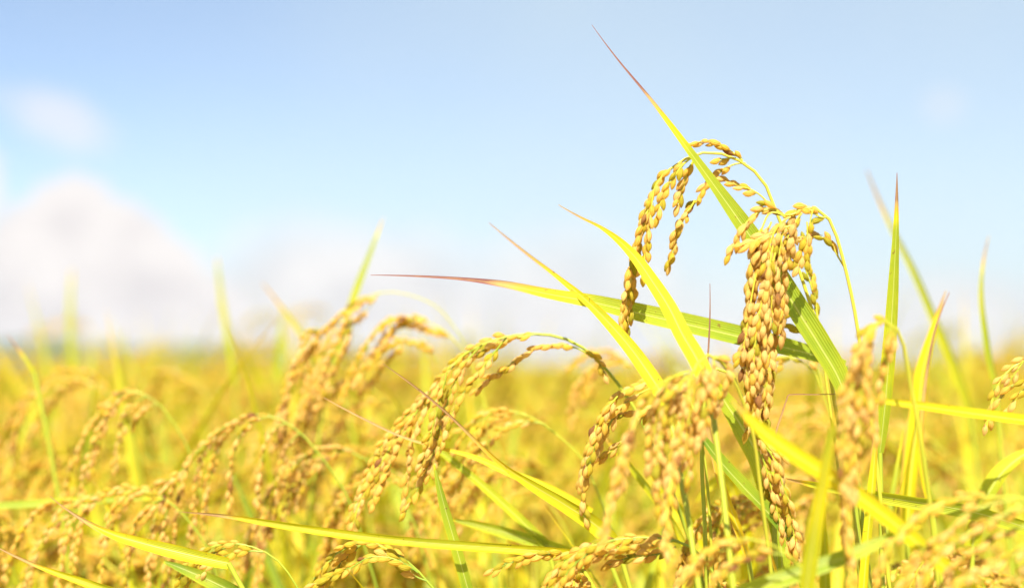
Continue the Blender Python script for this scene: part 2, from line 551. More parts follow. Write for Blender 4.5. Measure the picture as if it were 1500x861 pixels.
def haze():
    m, t = new_mat("hazy_air")
    v = t.n('ShaderNodeVolumePrincipled')
    v.inputs['Color'].default_value = (0.95, 0.96, 1.0, 1)
    v.inputs['Density'].default_value = 0.00005
    o = t.n('ShaderNodeOutputMaterial'); t.l(v.outputs[0], o.inputs['Volume'])
    q, lo, hi = 6200, -2, 160
    V = [(x, y, z) for z in (lo, hi) for x, y in ((-q, -q), (q, -q), (q, q), (-q, q))]
    me = bpy.data.meshes.new("haze")
    me.from_pydata(V, [], [(3, 2, 1, 0), (4, 5, 6, 7), (0, 1, 5, 4), (1, 2, 6, 5), (2, 3, 7, 6), (3, 0, 4, 7)])
    me.materials.append(m)
    o = link("haze", me, None); o['kind'] = 'stuff'
haze()


# ------------------------------------------------------------------ single leaves
def leaf_thing(pts, d, label, tone=0.4, tip=(0.0, 0.9), roll=0.5, fold=0.35, stem_to=None, group=None, edge=0.12, bow=0.0, seed=0):
    """pts = [(px, py, width px)] from tip to base; d = distance at the tip and at the base;
    tip = (share of the length that is dry, tone of the dry tip)"""
    g = np.random.default_rng(seed + int(pts[0][0] * 7 + pts[0][1]))
    d0, d1 = (d, d) if isinstance(d, (int, float)) else d
    L = np.concatenate([[0], np.cumsum(np.hypot(*np.diff(np.array(pts)[:, :2], axis=0).T))]); L /= L[-1]
    Q = []
    for (x, y, w), f in zip(pts, L):
        dd = d0 + (d1 - d0) * f + bow * math.sin(math.pi * f)
        Q.append([*at(x, y, dd), w / KPX * dd])
    Sx = spline(np.array(Q), 64)
    P, W = Sx[:, :3], np.maximum(Sx[:, 3], 0.0002)
    T = tangents(P)
    view = norm(P - np.array([0, 0, CAM_Z]))
    side = norm(np.cross(T, view)); nr = np.cross(T, side)
    f = np.linspace(0, 1, 64)
    rl = roll + 0.35 * np.sin(f * 3.0 + g.uniform(0, 6)) * 0.5
    sd_ = side * np.cos(rl)[:, None] + nr * np.sin(rl)[:, None]
    W = W / np.maximum(np.cos(rl), 0.45) / math.cos(fold)
    tn = np.full(64, tone) + 0.05 * np.sin(f * 9 + g.uniform(0, 6))
    dry, dt = tip
    if dry > 0:
        k = np.clip((1 - f / dry) * 1.9, 0, 1)
        tn = tn * (1 - k) + dt * k
    b = Buf(); blade(b, P, W, sd_, tn, fold, 11, edge, wav=0.05)
    base = to_ground(P[-1], g) if stem_to is None else to_ground(at(*stem_to), g)
    r = root("rice_leaf", base, label, "leaf", group)
    part("blade", b, r, base)
    s = Buf()
    p0 = P[-1]; t0 = T[-1]
    mid = p0 + t0 * 0.03 + np.array([0, 0, -0.05])
    if stem_to is not None:
        mid = at(*stem_to)
    C = spline(np.array([p0, mid, (mid + base) / 2 + (base - mid) * 0.1, base]), 26)
    tube(s, C, np.linspace(0.0011, 0.0023, 26), np.linspace(min(tone, 0.3), 0.25, 26), 8)
    part("stem", s, r, base)
    return r


# ------------------------------------------------------------------ panicles traced one by one
def px_path(pts, d):
    out = []
    n = len(pts)
    for i, p in enumerate(pts):
        if len(p) == 3:
            dd = p[2]
        elif isinstance(d, tuple):
            dd = d[0] + (d[1] - d[0]) * i / max(1, n - 1)
        else:
            dd = d
        out.append(at(p[0], p[1], dd))
    return np.array(out)


def auto_branches(rachis, g, first=0.28, count=9, length=0.055, stiff=0.65, wide=0.4):
    """branches that leave the main axis in turn and bend over with their own weight"""
    S = spline(rachis, 80); T = tangents(S)
    res = []
    for i in range(count):
        f = first + (0.93 - first) * (i + g.uniform(0.1, 0.9)) / count
        k = int(f * 79)
        t = T[k]
        x = norm(np.cross(t, np.array([0.1, 1, 0.2]))); y = np.cross(t, x)
        a = g.uniform(0, 6.28)
        d = norm(t + (x * math.cos(a) + y * math.sin(a)) * wide * g.uniform(0.5, 1.2))
        L = length * g.uniform(0.7, 1.15) * (1.1 - 0.45 * f)
        p, pts = S[k].copy(), [S[k].copy()]
        for q in range(7):
            d = norm(d + np.array([0, 0, -stiff * 0.45]))
            p = p + d * L / 7
            pts.append(p.copy())
        res.append(np.array(pts))
    return res


def stalk(axis, d, label, branches=(), auto=None, grains_from=0.5, tone=0.55, stem_tone=0.45, hero=False, size=1.0,
          seed=1, group=None, rad=0.0010, density=1.0, foot=None, jitter=0.15, leaf=None, grain_proto_=None, spread=0.25):
    """axis = pixel path from the lowest traced point of the stem over the bend to the drooping end;
    branches = [(pixel path, depth, share bare, tone shift)]"""
    g = np.random.default_rng(seed)
    size *= 0.74
    A = px_path(axis, d)
    base = to_ground(A[0], g) if foot is None else to_ground(at(*foot), g)
    low = [base, base * 0.5 + A[0] * 0.5 + np.array([g.normal(0, 0.03), abs(g.normal(0, 0.02)), 0])]
    full = spline(np.vstack([low, A]), 150)
    r = root("rice_stalk", base, label, "rice stalk", group)
    s = Buf()
    f = np.linspace(0, 1, 150)
    zt = np.interp(f, [0, 0.45, 0.75, 1], [2.1, 1.5, 1.0, 0.42]) * rad * (1.0 if hero or grain_proto_ is not None else 0.75)
    tube(s, full, zt, np.clip(stem_tone + 0.12 * np.sin(f * 7) + 0.12 * (f - 0.5), 0, 1), 8)
    part("stem", s, r, base)
    AX = spline(A, 80)
    if not hero and grain_proto_ is None:
        size, density = size * 0.95, density * 0.9
    chains = [(AX[int(grains_from * 79):], 0.0, 0.0, tone)]
    for b in branches:
        pts, dep, bare, sh = (list(b) + [None, 0.0, 0.0])[:4] if len(b) < 4 else b
        chains.append((spline(px_path(pts, dep if dep is not None else d), 40), bare, sh, tone + sh))
    if auto:
        for p in auto_branches(A, g, **auto):
            chains.append((spline(p, 30), 0.08, 0.0, tone))
    allg = []
    for ci, (path, bare, sh, tn) in enumerate(chains):
        ms, ts = grain_chain(path, g, bare, 1.0, spread, size, tn, jitter, density)
        allg.append((path, ms, ts))
    dist = np.concatenate([m[:, 1, 3] for _, m, _ in allg])
    lim = np.sort(dist)[min(len(dist) - 1, 99)] if hero else -1
    rest = Buf()
    for ci, (path, ms, ts) in enumerate(allg):
        b = Buf()
        if ci > 0 or not hero:
            n = len(path)
            tube(b, path, np.linspace(0.00042, 0.00022, n) * (rad / 0.001), stem_tone, 6)
        else:
            tube(b, path, np.linspace(0.00046, 0.00024, len(path)), stem_tone, 6)
        if not hero:
            stamp(b, grain_proto_ or MID, ms, ts)
            part("panicle_branch", b, r, base)
            continue
        bo = part("panicle_branch", b, r, base)
        near = ms[:, 1, 3] <= lim
        for m, tn in zip(ms[near], ts[near]):
            q = m.copy(); q[:3, 3] -= base
            go = bpy.data.objects.new("grain", GRAIN_MESH[min(11, int(tn * 12))])
            col.objects.link(go)
            go.parent = bo
            go.matrix_local = Matrix(q.tolist())
        if (~near).any():
            stamp(rest, HI, ms[~near], ts[~near])
    if rest.n:
        part("grain", rest, r, base, stuff=True)
    if A[:, 1].min() > 0.56:      # lower leaves of the same stalk, most of them under the edge of the picture
        for k in range(5):
            i_ = int(np.argmin(np.abs(full[:75, 2] - A[0][2] * g.uniform(0.74, 0.93))))
            b = Buf()
            crop_leaf(b, full[i_].copy(), g.uniform(0.25, 2.9), g.uniform(0.25, 0.8), g.uniform(0.16, 0.27), g.uniform(0.006, 0.009),
                      float(np.clip(g.normal(0.36, 0.1), 0.1, 0.55)), g, n=30, nc=9, droop=g.uniform(0.2, 1.0), dry=g.uniform(0.1, 0.35))
            part("blade", b, r, base)
    if leaf:
        for pts, dd, tn in leaf:
            Q = np.array([[*at(x, y, dd), w / KPX * dd] for x, y, w in pts])
            Sx = spline(Q, 48); T = tangents(Sx[:, :3])
            sd_ = norm(np.cross(T, norm(Sx[:, :3] - np.array([0, 0, CAM_Z]))))
            b = Buf(); blade(b, Sx[:, :3], np.maximum(Sx[:, 3], 2e-4), sd_, np.full(48, tn), 0.3)
            part("blade", b, r, base)
    return r



# --- the tall sharp panicle on the left of the long blade
stalk([(1222, 585), (1207, 505), (1190, 455), (1172, 400), (1150, 343), (1133, 300), (1122, 272), (1104, 250), (1084, 236), (1060, 226),
       (1035, 223), (1010, 230), (987, 244), (970, 258), (958, 278), (950, 300), (940, 332), (931, 370), (925, 410), (919, 450), (914, 484)], 0.612,
      "topmost golden rice panicle arching left behind the long purple-tipped blade", [
          ([(1088, 236), (1074, 224), (1058, 215), (1043, 210), (1026, 208), (1010, 211)], 0.606, 0.05, 0.0),
          ([(1092, 239), (1078, 240), (1063, 247), (1048, 258), (1034, 272), (1021, 294), (1007, 312), (997, 332), (990, 352), (984, 374), (978, 394)], 0.618, 0.12, 0.0),
          ([(1078, 232), (1066, 232), (1052, 236)], 0.608, 0.3, -0.1),
          ([(1124, 297), (1111, 284), (1098, 277), (1080, 271), (1056, 263)], 0.615, 0.28, 0.05),
          ([(1022, 227), (1012, 242), (1005, 258), (1000, 275), (995, 290), (990, 306)], 0.607, 0.15, 0.1),
          ([(1012, 232), (1000, 242), (986, 262), (974, 280), (967, 300), (963, 320)], 0.604, 0.1, 0.0),
          ([(1018, 293), (1008, 310), (998, 322), (992, 336), (986, 352)], 0.606, 0.1, 0.1),
          ([(958, 278), (953, 310), (950, 340), (945, 370), (941, 405)], 0.606, 0.1, 0.0),
          ([(952, 296), (944, 325), (934, 355), (926, 385), (921, 405), (915, 440), (910, 480)], 0.606, 0.05, 0.05),
          ([(940, 335), (934, 372), (931, 400), (927, 430), (921, 470), (917, 490)], 0.617, 0.05, 0.0)],
      grains_from=0.66, hero=True, seed=11, tone=0.5, stem_tone=0.5)

# --- the big heavy panicle in the middle of the sharp zone
stalk([(1262, 520), (1250, 445), (1240, 400), (1228, 355), (1219, 328), (1212, 318), (1200, 307), (1184, 302), (1170, 307), (1158, 320), (1147, 338),
       (1137, 362), (1129, 388), (1124, 412), (1117, 450), (1111, 500), (1106, 555), (1100, 600), (1093, 634)], 0.585,
      "heaviest pale-gold rice panicle hanging straight down at the centre of the sharp stalks", [
          ([(1166, 312), (1150, 315), (1133, 307), (1116, 309), (1100, 319), (1090, 332), (1082, 347), (1074, 362), (1067, 378)], 0.58, 0.15, 0.0),
          ([(1150, 318), (1138, 306), (1124, 301), (1111, 303)], 0.584, 0.3, 0.0),
          ([(1160, 330), (1138, 338), (1118, 347), (1100, 356), (1083, 361)], 0.576, 0.35, 0.0),
          ([(1238, 393), (1226, 373), (1219, 360), (1208, 350), (1193, 344), (1176, 350), (1160, 352)], 0.588, 0.22, 0.0),
          ([(1211, 318), (1202, 318), (1192, 312), (1182, 305), (1170, 308), (1160, 322)], 0.582, 0.05, 0.0),
          ([(1192, 305), (1188, 318), (1186, 332)], 0.58, 0.55, 0.05),
          ([(1182, 325), (1182, 345), (1176, 365), (1170, 382), (1164, 394)], 0.581, 0.15, 0.05),
          ([(1150, 318), (1128, 312), (1118, 330), (1110, 360), (1105, 400), (1100, 440), (1096, 480), (1093, 515), (1088, 545)], 0.579, 0.2, 0.05),
          ([(1165, 325), (1155, 345), (1150, 380), (1148, 415), (1147, 445), (1145, 475), (1143, 502)], 0.584, 0.05, 0.05),
          ([(1145, 342), (1135, 385), (1131, 430), (1129, 480), (1126, 530), (1122, 575), (1120, 600)], 0.579, 0.05, 0.08),
          ([(1125, 340), (1113, 380), (1105, 420), (1099, 460), (1096, 510), (1099, 560), (1098, 580)], 0.582, 0.05, 0.05),
          ([(1128, 400), (1119, 440), (1115, 490), (1113, 540), (1110, 590), (1108, 618)], 0.577, 0.1, 0.08),
          ([(1108, 400), (1100, 440), (1094, 480), (1088, 510), (1078, 530)], 0.575, 0.3, 0.05),
          ([(1140, 400), (1138, 440), (1134, 490), (1131, 540), (1127, 590)], 0.588, 0.05, 0.05),
          ([(1152, 330), (1160, 350), (1158, 372), (1152, 390)], 0.579, 0.15, 0.08),
          ([(1130, 325), (1122, 345), (1115, 362), (1108, 380)], 0.578, 0.1, 0.05),
          ([(1140, 330), (1130, 350), (1124, 375), (1116, 400)], 0.575, 0.2, 0.08),
          ([(1136, 370), (1122, 420), (1110, 470), (1105, 520), (1104, 570)], 0.574, 0.05, 0.08),
          ([(1132, 360), (1126, 400), (1122, 450), (1120, 500), (1116, 550)], 0.574, 0.1, 0.08),
          ([(1115, 335), (1104, 360), (1098, 400), (1096, 440), (1092, 480)], 0.577, 0.1, 0.05),
          ([(1158, 318), (1146, 325), (1138, 345), (1130, 370)], 0.576, 0.1, 0.05),
          ([(1175, 312), (1166, 325), (1162, 345), (1160, 362)], 0.577, 0.1, 0.05),
          ([(1148, 335), (1142, 370), (1140, 410), (1138, 450)], 0.577, 0.1, 0.05),
          ([(1100, 500), (1094, 540), (1096, 580), (1092, 612)], 0.578, 0.05, 0.08),
          ([(1116, 560), (1120, 590), (1122, 620), (1126, 650)], 0.586, 0.1, -0.3)],
      grains_from=0.6, hero=True, seed=12, tone=0.62, stem_tone=0.5, size=1.02)

# --- thick blurred panicle just in front, drooping left of the broad green leaf
stalk([(1112, 700), (1104, 640), (1090, 592), (1070, 548), (1052, 527), (1034, 520), (1018, 538), (1006, 568), (998, 602), (990, 650), (984, 700), (976, 760), (980, 812)], (0.56, 0.505),
      "thick softly blurred golden panicle drooping below the yellow arched blade", [
          ([(1040, 522), (1056, 528), (1066, 545), (1060, 570), (1052, 595)], 0.54, 0.1, 0.0),
          ([(1045, 524), (1048, 550), (1044, 580), (1036, 610)], 0.53, 0.1, 0.05),
          ([(1034, 522), (1026, 570), (1018, 620), (1012, 660), (1005, 708)], 0.525, 0.08, 0.05),
          ([(1016, 542), (1003, 600), (995, 650), (987, 700), (978, 750)], 0.515, 0.1, 0.08),
          ([(1008, 552), (982, 580), (968, 630), (962, 690), (963, 742)], 0.515, 0.08, 0.05),
          ([(1000, 548), (955, 572), (928, 620), (911, 670), (896, 730), (882, 788)], (0.52, 0.485), 0.2, 0.05),
          ([(1010, 545), (988, 552), (972, 575), (965, 600)], 0.52, 0.1, 0.0),
          ([(1025, 530), (1030, 560), (1022, 590), (1018, 610)], 0.52, 0.1, 0.08),
          ([(1000, 560), (985, 600), (975, 650), (968, 700)], 0.52, 0.05, 0.1),
          ([(980, 556), (960, 590), (950, 640), (948, 690)], 0.52, 0.1, 0.05),
          ([(1030, 525), (1040, 560), (1034, 610), (1022, 650)], 0.52, 0.1, 0.1),
          ([(940, 600), (925, 640), (914, 680), (908, 715)], 0.49, 0.15, 0.1)],
      grains_from=0.52, seed=13, tone=0.6, stem_tone=0.42, grain_proto_=HI)

# --- small sharp panicle left of it
stalk([(1040, 760), (1030, 660), (1012, 590), (990, 562), (960, 558), (930, 566), (905, 580), (885, 602), (868, 640), (856, 680), (848, 715)], 0.618,
      "small brown-gold rice panicle in focus curling left beside the blurred thick one", [
          ([(985, 560), (950, 570), (915, 592), (893, 622), (875, 655), (863, 692), (854, 725), (859, 762)], 0.606, 0.2, 0.0),
          ([(970, 590), (946, 600), (925, 606), (902, 612)], 0.61, 0.15, 0.0),
          ([(965, 585), (940, 612), (918, 640), (897, 660), (876, 674)], 0.612, 0.2, 0.0),
          ([(905, 580), (890, 600), (880, 628), (868, 660), (860, 690)], 0.60, 0.05, 0.0)],
      grains_from=0.55, hero=True, seed=14, tone=0.58, stem_tone=0.35)

# --- drooping tail on the right of the broad leaf
stalk([(1032, 760), (1028, 660), (1034, 580), (1048, 540), (1066, 542), (1084, 575), (1104, 625), (1120, 680), (1140, 737), (1154, 775), (1167, 815)], 0.592,
      "sharp hanging panicle tail with thick green axis in front of the broad leaf", [
          ([(1108, 635), (1126, 655), (1142, 690), (1152, 725), (1160, 765), (1167, 808)], 0.584, 0.05, 0.05),
          ([(1116, 665), (1126, 700), (1136, 740), (1147, 780), (1158, 812)], 0.586, 0.05, 0.05),
          ([(1110, 640), (1133, 650), (1148, 668)], 0.59, 0.3, 0.0),
          ([(1122, 655), (1138, 680), (1145, 705), (1156, 735)], 0.581, 0.1, 0.08),
          ([(1118, 670), (1121, 700), (1130, 735), (1136, 760)], 0.594, 0.05, 0.0)],
      grains_from=0.62, hero=True, seed=15, tone=0.6, stem_tone=0.3, rad=0.0012)

# --- green half ripe panicle behind the heavy one
stalk([(1222, 640), (1212, 570), (1204, 510), (1196, 455), (1189, 405), (1182, 368), (1176, 350)], 0.628,
      "upright half-ripe greenish panicle behind the heaviest one, sparse yellow grains", [
          ([(1196, 490), (1180, 462), (1164, 455), (1150, 470)], 0.63, 0.4, -0.05),
          ([(1200, 500), (1182, 487), (1166, 484), (1150, 478)], 0.624, 0.25, -0.05),
          ([(1190, 425), (1182, 400), (1174, 380)], 0.626, 0.15, 0.0)],
      grains_from=0.62, hero=True, seed=16, tone=0.2, stem_tone=0.4, density=0.75)
stalk([(1236, 690), (1224, 640), (1206, 580), (1188, 540), (1165, 525), (1140, 522), (1120, 530)], 0.68,
      "thin green arching stalk with few grains beneath the heavy panicle", [
          ([(1205, 575), (1200, 550), (1192, 528), (1178, 512)], 0.675, 0.45, 0.1),
          ([(1165, 525), (1152, 528), (1140, 536), (1128, 548)], 0.68, 0.2, 0.0)],
      grains_from=0.75, seed=17, tone=0.4, stem_tone=0.3)

# --- the long arched panicle at the middle of the picture
stalk([(985, 720), (955, 650), (932, 602), (905, 562), (880, 532), (852, 508), (822, 494), (790, 489), (755, 491), (718, 500), (688, 514), (662, 534),
       (638, 564), (610, 600), (578, 645), (552, 690), (530, 730), (516, 770)], 0.645,
      "long golden panicle arching to the left over the yellow field, many parallel strands", [
          ([(868, 524), (832, 506), (796, 508), (762, 522), (738, 542), (715, 556), (695, 575)], 0.64, 0.15, 0.0),
          ([(706, 505), (672, 548), (652, 600), (636, 660), (612, 715), (590, 752)], 0.632, 0.08, 0.0),
          ([(670, 530), (632, 582), (606, 640), (596, 700), (590, 748)], 0.64, 0.06, 0.0),
          ([(742, 494), (700, 548), (668, 592), (648, 645), (628, 700)], 0.63, 0.1, 0.0),
          ([(640, 566), (592, 612), (558, 655), (534, 705), (512, 765)], 0.65, 0.05, 0.0),
          ([(840, 502), (862, 515), (878, 532), (888, 552)], 0.64, 0.25, 0.0),
          ([(655, 545), (638, 610), (626, 655), (614, 690)], 0.625, 0.1, 0.0),
          ([(612, 600), (586, 650), (568, 690), (545, 740)], 0.64, 0.05, 0.0),
          ([(790, 489), (748, 497), (712, 510), (690, 528)], 0.635, 0.05, 0.0)],
      grains_from=0.5, hero=True, seed=18,  tone=0.55, stem_tone=0.25)
stalk([(875, 720), (850, 668), (820, 640), (788, 616), (752, 602), (716, 602), (690, 622), (668, 655), (650, 695), (640, 730)], 0.70,
      "second arched panicle tucked just under the long arching one, slightly soft", [
          ([(800, 622), (765, 618), (730, 632), (705, 660), (690, 690)], 0.69, 0.1, 0.0),
          ([(770, 606), (728, 612), (700, 640), (680, 680)], 0.71, 0.1, 0.0),
          ([(720, 602), (695, 640), (682, 676), (672, 712)], 0.695, 0.1, 0.0),
          ([(690, 622), (655, 640), (630, 670), (610, 700)], 0.70, 0.1, 0.0)],
      grains_from=0.5, seed=19, tone=0.5, stem_tone=0.3)

# --- upper left, out of focus against the sky
stalk([(715, 600), (692, 530), (668, 482), (638, 448), (600, 432), (560, 428), (525, 440), (492, 466), (460, 500), (432, 548), (412, 600), (402, 640)], 0.79,
      "tall blurred brown-gold panicle against the pale sky, left of the sharp stalks", [
          ([(560, 428), (540, 440), (518, 455), (502, 480)], 0.780, 0.1, 0.1),
          ([(552, 436), (530, 460), (508, 478), (490, 510), (470, 560), (452, 610)], 0.795, 0.1, 0.1),
          ([(470, 480), (452, 490), (438, 520), (424, 550)], 0.780, 0.0, 0.15),
          ([(500, 466), (478, 500), (462, 545), (445, 590), (430, 640)], 0.840, 0.05, 0.15),
          ([(440, 530), (425, 570), (412, 610), (400, 655)], 0.780, 0.05, 0.15),
          ([(520, 470), (500, 520), (482, 560), (465, 600)], 0.795, 0.05, 0.1)],
      grains_from=0.52, seed=20, tone=0.62, density=1.2, size=1.15, rad=0.0007, stem_tone=0.4, auto=dict(count=3, length=0.05, first=0.65))
stalk([(720, 640), (700, 560), (672, 505), (640, 478), (606, 466), (575, 468), (548, 490), (525, 525), (508, 560), (500, 590)], 0.785,
      "blurred arched golden panicle beside the tall brown one, spread against the sky", [
          ([(660, 495), (640, 486), (620, 480), (596, 474)], 0.790, 0.0, 0.0),
          ([(640, 530), (622, 508), (600, 500), (576, 502), (552, 522)], 0.780, 0.1, 0.0),
          ([(606, 466), (580, 480), (560, 500), (540, 535)], 0.790, 0.0, 0.05),
          ([(575, 468), (560, 505), (540, 530), (520, 560)], 0.780, 0.05, 0.05),
          ([(592, 500), (570, 525), (552, 548), (530, 575)], 0.790, 0.05, 0.05)],
      grains_from=0.5, seed=21, tone=0.5, density=1.2, size=1.15, stem_tone=0.4)
stalk([(620, 720), (600, 640), (570, 590), (535, 566), (500, 560), (470, 570), (445, 600), (425, 640)], 0.82,
      "blurred low golden panicle curving below the tall brown one", (), auto=dict(count=6, length=0.05, first=0.4),
      grains_from=0.5, seed=22, tone=0.55, stem_tone=0.45)

# --- the left half, soft panicles
stalk([(300, 760), (285, 680), (258, 625), (228, 588), (200, 574), (170, 580), (142, 608), (120, 645), (102, 690), (90, 740)], 0.76,
      "soft golden panicle at far left with hanging strands, bright grains", [
          ([(215, 580), (190, 600), (176, 640), (168, 690)], 0.75, 0.1, 0.05),
          ([(180, 576), (150, 620), (132, 670), (118, 725)], 0.74, 0.05, 0.05),
          ([(200, 575), (165, 600), (145, 650), (130, 700)], 0.76, 0.05, 0.05),
          ([(232, 592), (218, 596), (205, 606), (195, 625)], 0.76, 0.1, 0.05)],
      grains_from=0.5, seed=23, tone=0.62, stem_tone=0.2)
stalk([(215, 760), (200, 660), (170, 590), (130, 560), (92, 556), (56, 572), (28, 608), (12, 650), (4, 700)], 0.90,
      "blurred golden panicle at the left edge under the white cloud", (), auto=dict(count=9, length=0.075, first=0.4),
      grains_from=0.45, seed=24, tone=0.6, stem_tone=0.2)
stalk([(335, 700), (315, 610), (290, 565), (258, 546), (225, 546), (198, 562), (182, 590)], 1.12,
      "small far blurred panicle arch just under the horizon left of the tall brown one", (), auto=dict(count=7, length=0.055, first=0.4),
      grains_from=0.45, seed=25, tone=0.5, stem_tone=0.2)
stalk([(540, 820), (505, 720), (470, 668), (438, 632), (402, 611), (366, 608), (330, 624), (292, 656), (262, 696), (245, 738), (234, 790), (228, 850)], 0.72,
      "large soft panicle arch at lower left with many strands hanging straight down", [
          ([(420, 620), (398, 630), (386, 660), (380, 705), (376, 740)], 0.71, 0.1, 0.05),
          ([(395, 610), (362, 622), (345, 655), (338, 700), (336, 745)], 0.705, 0.05, 0.05),
          ([(366, 608), (330, 635), (312, 680), (302, 725), (298, 775)], 0.72, 0.05, 0.0),
          ([(330, 624), (302, 655), (290, 700), (284, 745), (280, 790)], 0.715, 0.05, 0.05),
          ([(300, 650), (272, 690), (262, 740), (256, 790), (252, 830)], 0.71, 0.05, 0.05),
          ([(270, 685), (250, 705), (232, 740), (222, 790), (216, 861)], 0.70, 0.05, 0.1),
          ([(262, 696), (238, 705), (205, 722), (178, 745), (160, 785)], 0.72, 0.1, 0.0),
          ([(250, 730), (225, 745), (200, 775), (185, 815), (178, 850)], 0.725, 0.1, 0.0),
          ([(440, 633), (424, 650), (412, 680), (405, 720)], 0.72, 0.1, 0.1),
          ([(245, 745), (240, 790), (244, 830), (240, 880)], 0.70, 0.05, 0.1)],
      grains_from=0.45, seed=26, tone=0.6, stem_tone=0.18)
stalk([(700, 870), (660, 780), (630, 735), (596, 706), (560, 700), (524, 715), (498, 748), (482, 790), (474, 835)], 0.75,
      "soft golden panicle arch directly beneath the long arched one, above the level blade", (), auto=dict(count=10, length=0.05, first=0.4),
      grains_from=0.45, seed=41, tone=0.55, stem_tone=0.35)
stalk([(860, 870), (820, 760), (780, 712), (736, 690), (690, 690), (650, 708), (618, 740), (600, 778)], 0.77,
      "soft golden panicle spread low between the two tan-tipped blades and the level one", (), auto=dict(count=10, length=0.05, first=0.4),
      grains_from=0.42, seed=42, tone=0.5, stem_tone=0.35)
stalk([(625, 830), (595, 740), (560, 692), (520, 664), (478, 656), (438, 672), (405, 705), (382, 745), (368, 790), (362, 830)], 0.74,
      "soft brownish panicle bending left between the sweeping one and the long arch", (), auto=dict(count=10, length=0.06, first=0.4),
      grains_from=0.45, seed=27, tone=0.7, stem_tone=0.2)
stalk([(330, 880), (290, 780), (240, 730), (196, 716), (150, 722), (118, 745), (98, 782), (88, 822), (84, 880)], 0.70,
      "soft panicle in the bottom left corner, strands hanging steeply behind the tan-tipped leaves", [
          ([(200, 716), (166, 740), (152, 790), (147, 850), (146, 880)], 0.69, 0.05, 0.05),
          ([(170, 718), (128, 745), (112, 792), (104, 850), (102, 880)], 0.70, 0.05, 0.05),
          ([(150, 722), (95, 742), (62, 785), (45, 842), (40, 880)], 0.71, 0.08, 0.05),
          ([(118, 745), (80, 768), (55, 805), (32, 862), (28, 890)], 0.70, 0.05, 0.1),
          ([(240, 730), (206, 752), (190, 800), (184, 862)], 0.69, 0.1, 0.0),
          ([(130, 738), (78, 736), (42, 762), (18, 812), (8, 850)], 0.71, 0.1, 0.0)],
      grains_from=0.4, seed=28, tone=0.58, stem_tone=0.2)
stalk([(445, 880), (425, 842), (400, 815), (368, 800), (332, 796), (302, 804), (280, 822), (262, 850)], 0.625,
      "short greenish panicle bow near the bottom, at the foot of the sweeping one", [
          ([(385, 808), (350, 808), (318, 820), (292, 845)], 0.62, 0.1, 0.0),
          ([(345, 797), (310, 812), (285, 835), (272, 865)], 0.63, 0.1, 0.0)],
      grains_from=0.5, seed=29, tone=0.4, stem_tone=0.18)
stalk([(660, 890), (632, 858), (602, 826), (568, 804), (536, 794), (508, 800), (484, 820), (464, 842), (448, 866)], 0.60,
      "crisp green-gold panicle bow at the bottom edge, left of centre", [
          ([(612, 838), (576, 818), (545, 815), (512, 832), (480, 846), (455, 856)], 0.594, 0.05, -0.1),
          ([(625, 850), (606, 842), (590, 830), (566, 812)], 0.598, 0.2, -0.05),
          ([(536, 794), (510, 812), (490, 836), (470, 858)], 0.605, 0.1, 0.0)],
      grains_from=0.36, hero=True, seed=30, tone=0.34, stem_tone=0.12)

# --- bottom middle
stalk([(1062, 880), (1040, 830), (1008, 798), (965, 788), (918, 788), (872, 797), (838, 815), (812, 838), (796, 862)], 0.572,
      "large green-gold panicle lying in a low arch at the bottom centre", [
          ([(985, 792), (945, 800), (905, 806), (865, 818), (835, 842)], 0.566, 0.05, 0.0),
          ([(940, 788), (898, 798), (860, 812), (826, 834), (805, 850)], 0.572, 0.05, -0.05),
          ([(900, 790), (865, 808), (838, 830), (820, 856)], 0.560, 0.05, 0.05),
          ([(990, 800), (960, 812), (925, 815), (890, 828)], 0.578, 0.1, 0.0),
          ([(870, 797), (830, 810), (790, 812), (752, 822), (720, 838)], 0.59, 0.1, 0.0)],
      grains_from=0.36, hero=True, seed=31, tone=0.42, stem_tone=0.12,
      leaf=[([(880, 795, 3), (886, 775, 6), (884, 757, 1)], 0.57, 0.8)])
stalk([(1210, 880), (1178, 835), (1145, 805), (1112, 791), (1075, 790), (1040, 803), (1010, 830), (990, 862)], 0.50,
      "blurred foreground panicle arch at the bottom, between the low arch and hanging tail", [
          ([(1150, 812), (1110, 812), (1072, 826), (1045, 850)], 0.495, 0.1, 0.0),
          ([(1100, 790), (1060, 805), (1030, 828), (1012, 850)], 0.505, 0.1, 0.0)],
      grains_from=0.5, seed=32, tone=0.55, stem_tone=0.3)

# --- right side
stalk([(1378, 900), (1364, 750), (1348, 640), (1332, 555), (1322, 500), (1310, 478), (1292, 470), (1274, 482), (1260, 512), (1250, 560), (1245, 630), (1243, 700), (1241, 780), (1247, 850), (1250, 890)], (0.53, 0.49),
      "tall blurred foreground panicle hanging in a straight column at right", [
          ([(1312, 482), (1306, 505), (1298, 530), (1290, 558), (1288, 580)], 0.505, 0.0, 0.0),
          ([(1308, 476), (1302, 492), (1300, 512)], 0.500, 0.0, 0.0),
          ([(1274, 482), (1254, 530), (1236, 575), (1232, 620), (1238, 680)], 0.485, 0.05, 0.12),
          ([(1262, 510), (1262, 560), (1258, 620), (1252, 680), (1250, 730)], 0.495, 0.05, 0.1),
          ([(1250, 560), (1238, 610), (1236, 660), (1240, 720)], 0.480, 0.05, 0.12),
          ([(1285, 476), (1276, 505), (1270, 540), (1275, 580), (1280, 640)], 0.500, 0.05, 0.05)],
      grains_from=0.52, seed=33, tone=0.54, stem_tone=0.4, grain_proto_=HI)
